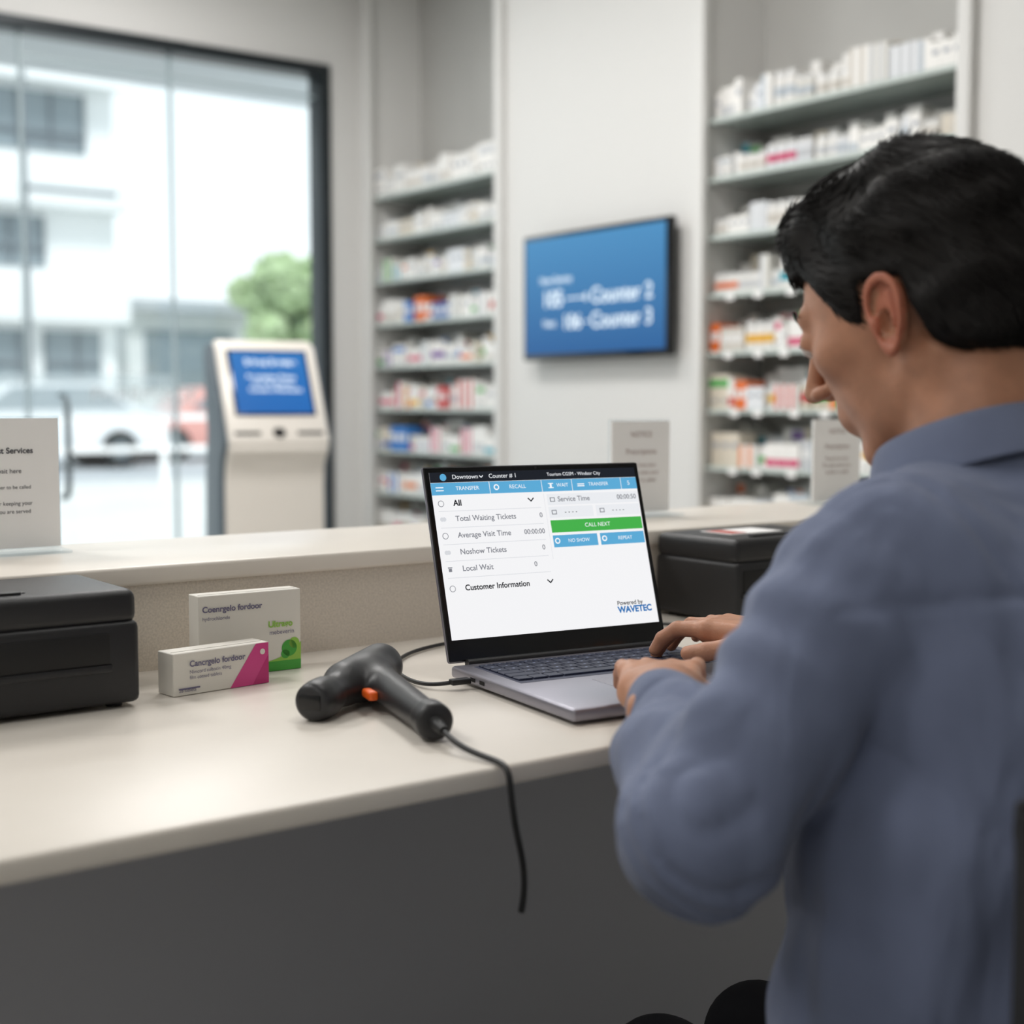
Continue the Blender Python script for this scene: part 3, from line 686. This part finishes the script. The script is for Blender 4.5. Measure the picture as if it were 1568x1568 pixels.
# hands
nailm=mat('fingernail',srgb(215,165,145),0.3)
def hand(W,dirv,s,name):
    d=Vector(dirv).normalized(); xx=Vector((d.y,-d.x,0)).normalized(); zz=xx.cross(d).normalized()
    M=Matrix(((xx.x,d.x,zz.x,W[0]),(xx.y,d.y,zz.y,W[1]),(xx.z,d.z,zz.z,W[2]),(0,0,0,1)))
    fs=[(-.030,.078,.052,.0072,-10),(-.0105,.086,.066,.0080,-4),(.0105,.088,.072,.0083,1),(.030,.083,.064,.0081,7)]
    chains=[]; nails=[]
    for i,(bx,by,Ln,r,an) in enumerate(fs):
        a=math.radians(an); P=[Vector((bx,by,.001))]; pitch=[-3-3*(i%3),-36-4*((i*7)%3),-60]
        for sg,pt in zip((.46,.30,.24),pitch):
            pt=math.radians(pt); v=Vector((math.sin(a)*math.cos(pt),math.cos(a)*math.cos(pt),math.sin(pt))); P.append(P[-1]+v*Ln*sg)
        chains.append((P,r)); nm=Vector((0,math.sin(math.radians(64)),math.cos(math.radians(64)))); nails.append(P[3]*.75+P[2]*.25+nm*r*.75)
    TH=[Vector((.022,.018,-.006)),Vector((.044,.046,-.012)),Vector((.052,.070,-.017)),Vector((.052,.090,-.021))]
    def f(p):
        q=p.copy(); q[...,0]*=s
        d=rbox(q,(0,.050,-.001),(.036,.040,.0125),.011)
        d=smin(d,ell(q,(.018,.030,-.009),(.020,.032,.013)),.01)
        d=smin(d,ell(q,(-.022,.035,-.008),(.015,.034,.011)),.01)
        for P,r in chains:
            d=smin(d,ell(q,tuple(P[0]),(r*1.15,r*1.3,r*1.2)),.006)
        d=smin(d,cone(q,(-.009,-.06,-.001),(-.008,.02,-.001),.021,.021),.014)
        d=smin(d,cone(q,(.010,-.06,-.001),(.010,.02,-.001),.021,.020),.014)
        for P,r in chains:
            e=cone(q,tuple(P[0]),tuple(P[1]),r*1.02,r*.95)
            e=smin(e,cone(q,tuple(P[1]),tuple(P[2]),r*1.0,r*.88),.002); e=smin(e,cone(q,tuple(P[2]),tuple(P[3]),r*.90,r*.78),.002)
            d=smin(d,e,.003)
        e=cone(q,tuple(TH[0]),tuple(TH[1]),.014,.0115); e=smin(e,cone(q,tuple(TH[1]),tuple(TH[2]),.011,.0095),.003); e=smin(e,cone(q,tuple(TH[2]),tuple(TH[3]),.0096,.0078),.003)
        return smin(d,e,.006)
    def mf(c):
        r=np.zeros(len(c)); cc=c.copy(); cc[:,0]*=s
        for nl in nails: r=np.maximum(r,(np.linalg.norm((cc-A(*nl))/A(1,1.4,1.2),axis=1)<.0048))
        return r
    sdf_mesh(name,f,(-.07,-.085,-.065),(.07,.17,.03),.0016,[skin,nailm],man,M,mf)
hand((.790,.860,.799),(.66,.75,.03),1,'left_hand'); hand((1.086,.990,.801),(-.38,.92,.03),-1,'right_hand')
# trousers
trm=mat('trouser_cloth',srgb(40,40,46),0.85)
def f_tr(p):
    d=ell(p,(.91,.60,.435),(.18,.15,.09))
    for hx,kx in ((.865,.92),(.985,1.06)):
        d=smin(d,cone(p,(hx,.63,.415),(kx,1.00,.375),.075,.054),.03)
        d=smin(d,cone(p,(kx,1.00,.375),(kx,1.04,.10),.053,.043),.02)
    return np.maximum(d,.07-p[...,2])
sdf_mesh('trousers',f_tr,(.68,.42,.04),(1.16,1.17,.58),.008,trm,man)
def f_shoe(p):
    d=None
    for kx in (.92,1.06):
        e=cone(p,(kx,1.03,.05),(kx,1.19,.035),.043,.034); d=e if d is None else np.minimum(d,e)
    return np.maximum(d,.001-p[...,2])
sdf_mesh('shoes',f_shoe,(.82,.96,-.01),(1.14,1.26,.12),.006,mat('shoe_leather',srgb(20,18,18),0.35),man)

# ---------------- office chair
ch=empty('office_chair',T((.93,.55,.2)))
chm=mat('chair_fabric',srgb(28,28,31),0.85); chp=mat('chair_plastic',srgb(18,18,20),0.4)
b=MB(); b.b2((.69,.38,.275),(1.17,.84,.345),chm,.03,4)
b.cyl((.93,.6,.1),(.93,.6,.29),.03,.025,chp)
for i in range(5):
    a=math.radians(72*i+20); ex,ey=.93+.27*math.cos(a),.6+.27*math.sin(a)
    b.cyl((.93,.6,.11),(ex,ey,.075),.025,.016,chp,12); b.cyl((ex-.015*math.sin(a),ey+.015*math.cos(a),.03),(ex+.015*math.sin(a),ey-.015*math.cos(a),.03),.028,.028,chp,20)
b.box((.93,.385,.40),(.09,.02,.2),chp,.008)
b.obj('seat_and_base',ch)
V=[];F=[];nu,nw=20,16
for j in range(nw+1):
    for i in range(nu+1):
        u=i/nu*2-1; w=j/nw; wd=.25*(1-.12*w**3)
        V.append((.93+u*wd,.375+.10*u*u-.02*math.sin(w*3),.44+.40*w-(.03*u**4 if w>.9 else 0)))
for j in range(nw):
    for i in range(nu): F.append((j*(nu+1)+i,j*(nu+1)+i+1,(j+1)*(nu+1)+i+1,(j+1)*(nu+1)+i))
me=bpy.data.meshes.new('backrest'); me.from_pydata(V,[],F); me.polygons.foreach_set('use_smooth',[True]*len(F)); me.materials.append(chm)
o=bpy.data.objects.new('backrest',me); link(o); md=o.modifiers.new('s','SOLIDIFY'); md.thickness=.03; md.offset=1; bv=o.modifiers.new('bv','BEVEL'); bv.width=.008; bv.segments=3; setparent(o,ch)

# ================= exterior
bw=mat('building_render',srgb(232,235,235),0.8); bd=mat('building_opening',srgb(135,147,153),0.4); br=mat('railing_metal',srgb(110,118,124),0.5)
b=MB(); b.b2((-40,WY+0.16,-0.12),(90,110,-0.02),mat('pavement',srgb(225,225,222),0.8,noise=(0.6,0.05,3))); b.obj('ground')
b=MB(); b.b2((-40,19,-0.02),(90,30,-0.015),mat('asphalt',srgb(185,188,191),0.8)); b.obj('road')
b=MB()
dx=-.55
b.b2((-10,39.2,-0.02),(15.4+dx,50,13.5),bw)
for z0,z1 in ((1.7,3.1),(4.85,6.2),(8.0,9.6)):
    for xa,xb in ((-8,-4),(-3,1),(2,6),(7,11.3),(11.8,14.6)) if z0>7 else ((-8,-4),(-3,1),(2,6),(7,13.4)) if z0>4 else ((-8,1),(2,8),(9,12.9),(13.3,14.9)):
        xa+=dx; xb+=dx
        b.b2((xa,39.12,z0),(xb,39.35,z1),bd)
        x=xa
        while x<xb: b.b2((x,39.05,z0),(x+.06,39.12,z1),br); x+=.9
        b.b2((xa,39.0,z0+.45),(xb,39.06,z0+.52),br)
for z in (3.3,6.4,9.8): b.b2((-10,38.3,z),(15.5+dx,39.2,z+1.35),bw,.03)
b.b2((-10,37.9,13.3),(15.9+dx,50,13.7),bw)
b.b2((10.6+dx,38.2,9.7),(15.6+dx,38.4,11.4),bw)
b.obj('apartment_building')
b=MB(); b.b2((16.6,43,-.02),(26,50,4.1),bw); b.b2((17.2,42.9,1.6),(20.2,43.05,3.4),bd); b.b2((20.6,42.9,.8),(21.6,43.05,3.2),bd); b.b2((16.4,42.2,4.0),(26.2,50,4.35),mat('roof_grey',srgb(180,186,190),0.7)); b.b2((22,42.9,1.4),(25,43.05,3.0),bd); b.obj('shop_building')
b=MB(); lf=mat('leaves',srgb(172,192,150),0.8,noise=(3,0.25,3)); tr=mat('bark',srgb(110,98,86),0.9)
tx0=20.6
b.cyl((tx0,38,-.02),(tx0,38,3.2),.18,.12,tr,12)
for i in range(70):
    a=random.uniform(0,6.28); r=random.uniform(0,2.1); b.sph((tx0+r*math.cos(a),38+r*math.sin(a),3.6+random.uniform(-2.0,1.6)),(.55,.55,.45),lf,sub=3,jit=.35)
b.obj('street_tree')
def car(x,y,c,L=4.3):
    M=T((x,y,-.015)); e=MB(); p=mat('car_paint_%d'%c[1],srgb(*c),0.25,coat=.5)
    pf=[(0,.25),(0,.7),(.5,.85),(1.1,.95),(1.6,1.4),(3.1,1.42),(3.8,.98),(4.25,.9),(4.3,.3)]
    Mx=M@Rz(-90)
    e.prism([(a,z) for a,z in pf],-.85,.85,p,Mx,.06,2)
    e.prism([(1.2,.98),(1.65,1.34),(3.05,1.36),(3.6,1.0)],-.87,.87,bd,Mx)
    for yy in (-.6,.6): e.box((yy,4.28,.72),(.3,.06,.16),mat('tail_light',srgb(200,60,50),0.3),M=Mx)
    for wx in (.85,3.4):
        e.cyl((-.88,wx,.32),(.88,wx,.32),.32,.32,darkp,20,Mx); e.cyl((-.9,wx,.32),(.9,wx,.32),.18,.18,steel,16,Mx)
    e.obj('parked_car')
car(5.2,23.5,(238,240,242)); car(9.6,25.6,(222,160,150)); car(0.6,23.5,(205,208,210)); car(14.4,25.5,(235,236,238))
b=MB()
for z in (.45,.85): b.b2((-5,17.0,z),(22,17.05,z+.07),paper)
x=-5
while x<22: b.b2((x,16.98,-.02),(x+.07,17.06,.95),paper); x+=1.5
b.obj('street_railing')
b=MB(); b.cyl((9.6,30.5,-.02),(9.6,30.5,8.2),.09,.06,br,10); b.b2((9.5,30.4,5.6),(11.6,30.5,5.7),br); b.b2((9.5,30.4,6.6),(10.8,30.5,6.7),br); b.obj('utility_pole')
b=MB(); b.b2((XW,WY+.16,2.62),(4.0,WY+1.1,2.75),mat('canopy_grey',srgb(205,210,214),0.7)); b.obj('entrance_canopy')
# world + sun
w=bpy.data.worlds.new('overcast_sky'); S.world=w; w.use_nodes=True; nt=w.node_tree; bg=nt.nodes['Background']
tc=nt.nodes.new('ShaderNodeTexCoord'); sp_=nt.nodes.new('ShaderNodeSeparateXYZ'); r=nt.nodes.new('ShaderNodeValToRGB')
r.color_ramp.elements[0].position=0.0; r.color_ramp.elements[0].color=(.80,.86,.88,1); r.color_ramp.elements[1].position=.40; r.color_ramp.elements[1].color=(.52,.60,.64,1)
nt.links.new(tc.outputs['Generated'],sp_.inputs[0]); nt.links.new(sp_.outputs['Z'],r.inputs[0]); nt.links.new(r.outputs[0],bg.inputs[0]); bg.inputs[1].default_value=1.75
l=bpy.data.lights.new('sun','SUN'); l.energy=2.2; l.angle=.3; o=bpy.data.objects.new('sun',l); link(o); o.rotation_euler=Vector((.35,1,-1.1)).to_track_quat('-Z','Y').to_euler()
# camera
cd=bpy.data.cameras.new('camera'); cam=bpy.data.objects.new('camera',cd); link(cam)
cd.sensor_width=36; cd.lens=2150/1568*36; cd.clip_start=.02; cd.clip_end=300
p_=math.radians(4.36); fwd=Vector((.593*math.cos(p_),.805*math.cos(p_),-math.sin(p_)))
cam.location=(0,0,1.04); cam.rotation_euler=fwd.to_track_quat('-Z','Y').to_euler()
cd.dof.use_dof=True; cd.dof.focus_distance=1.48; cd.dof.aperture_fstop=3.3
S.camera=cam
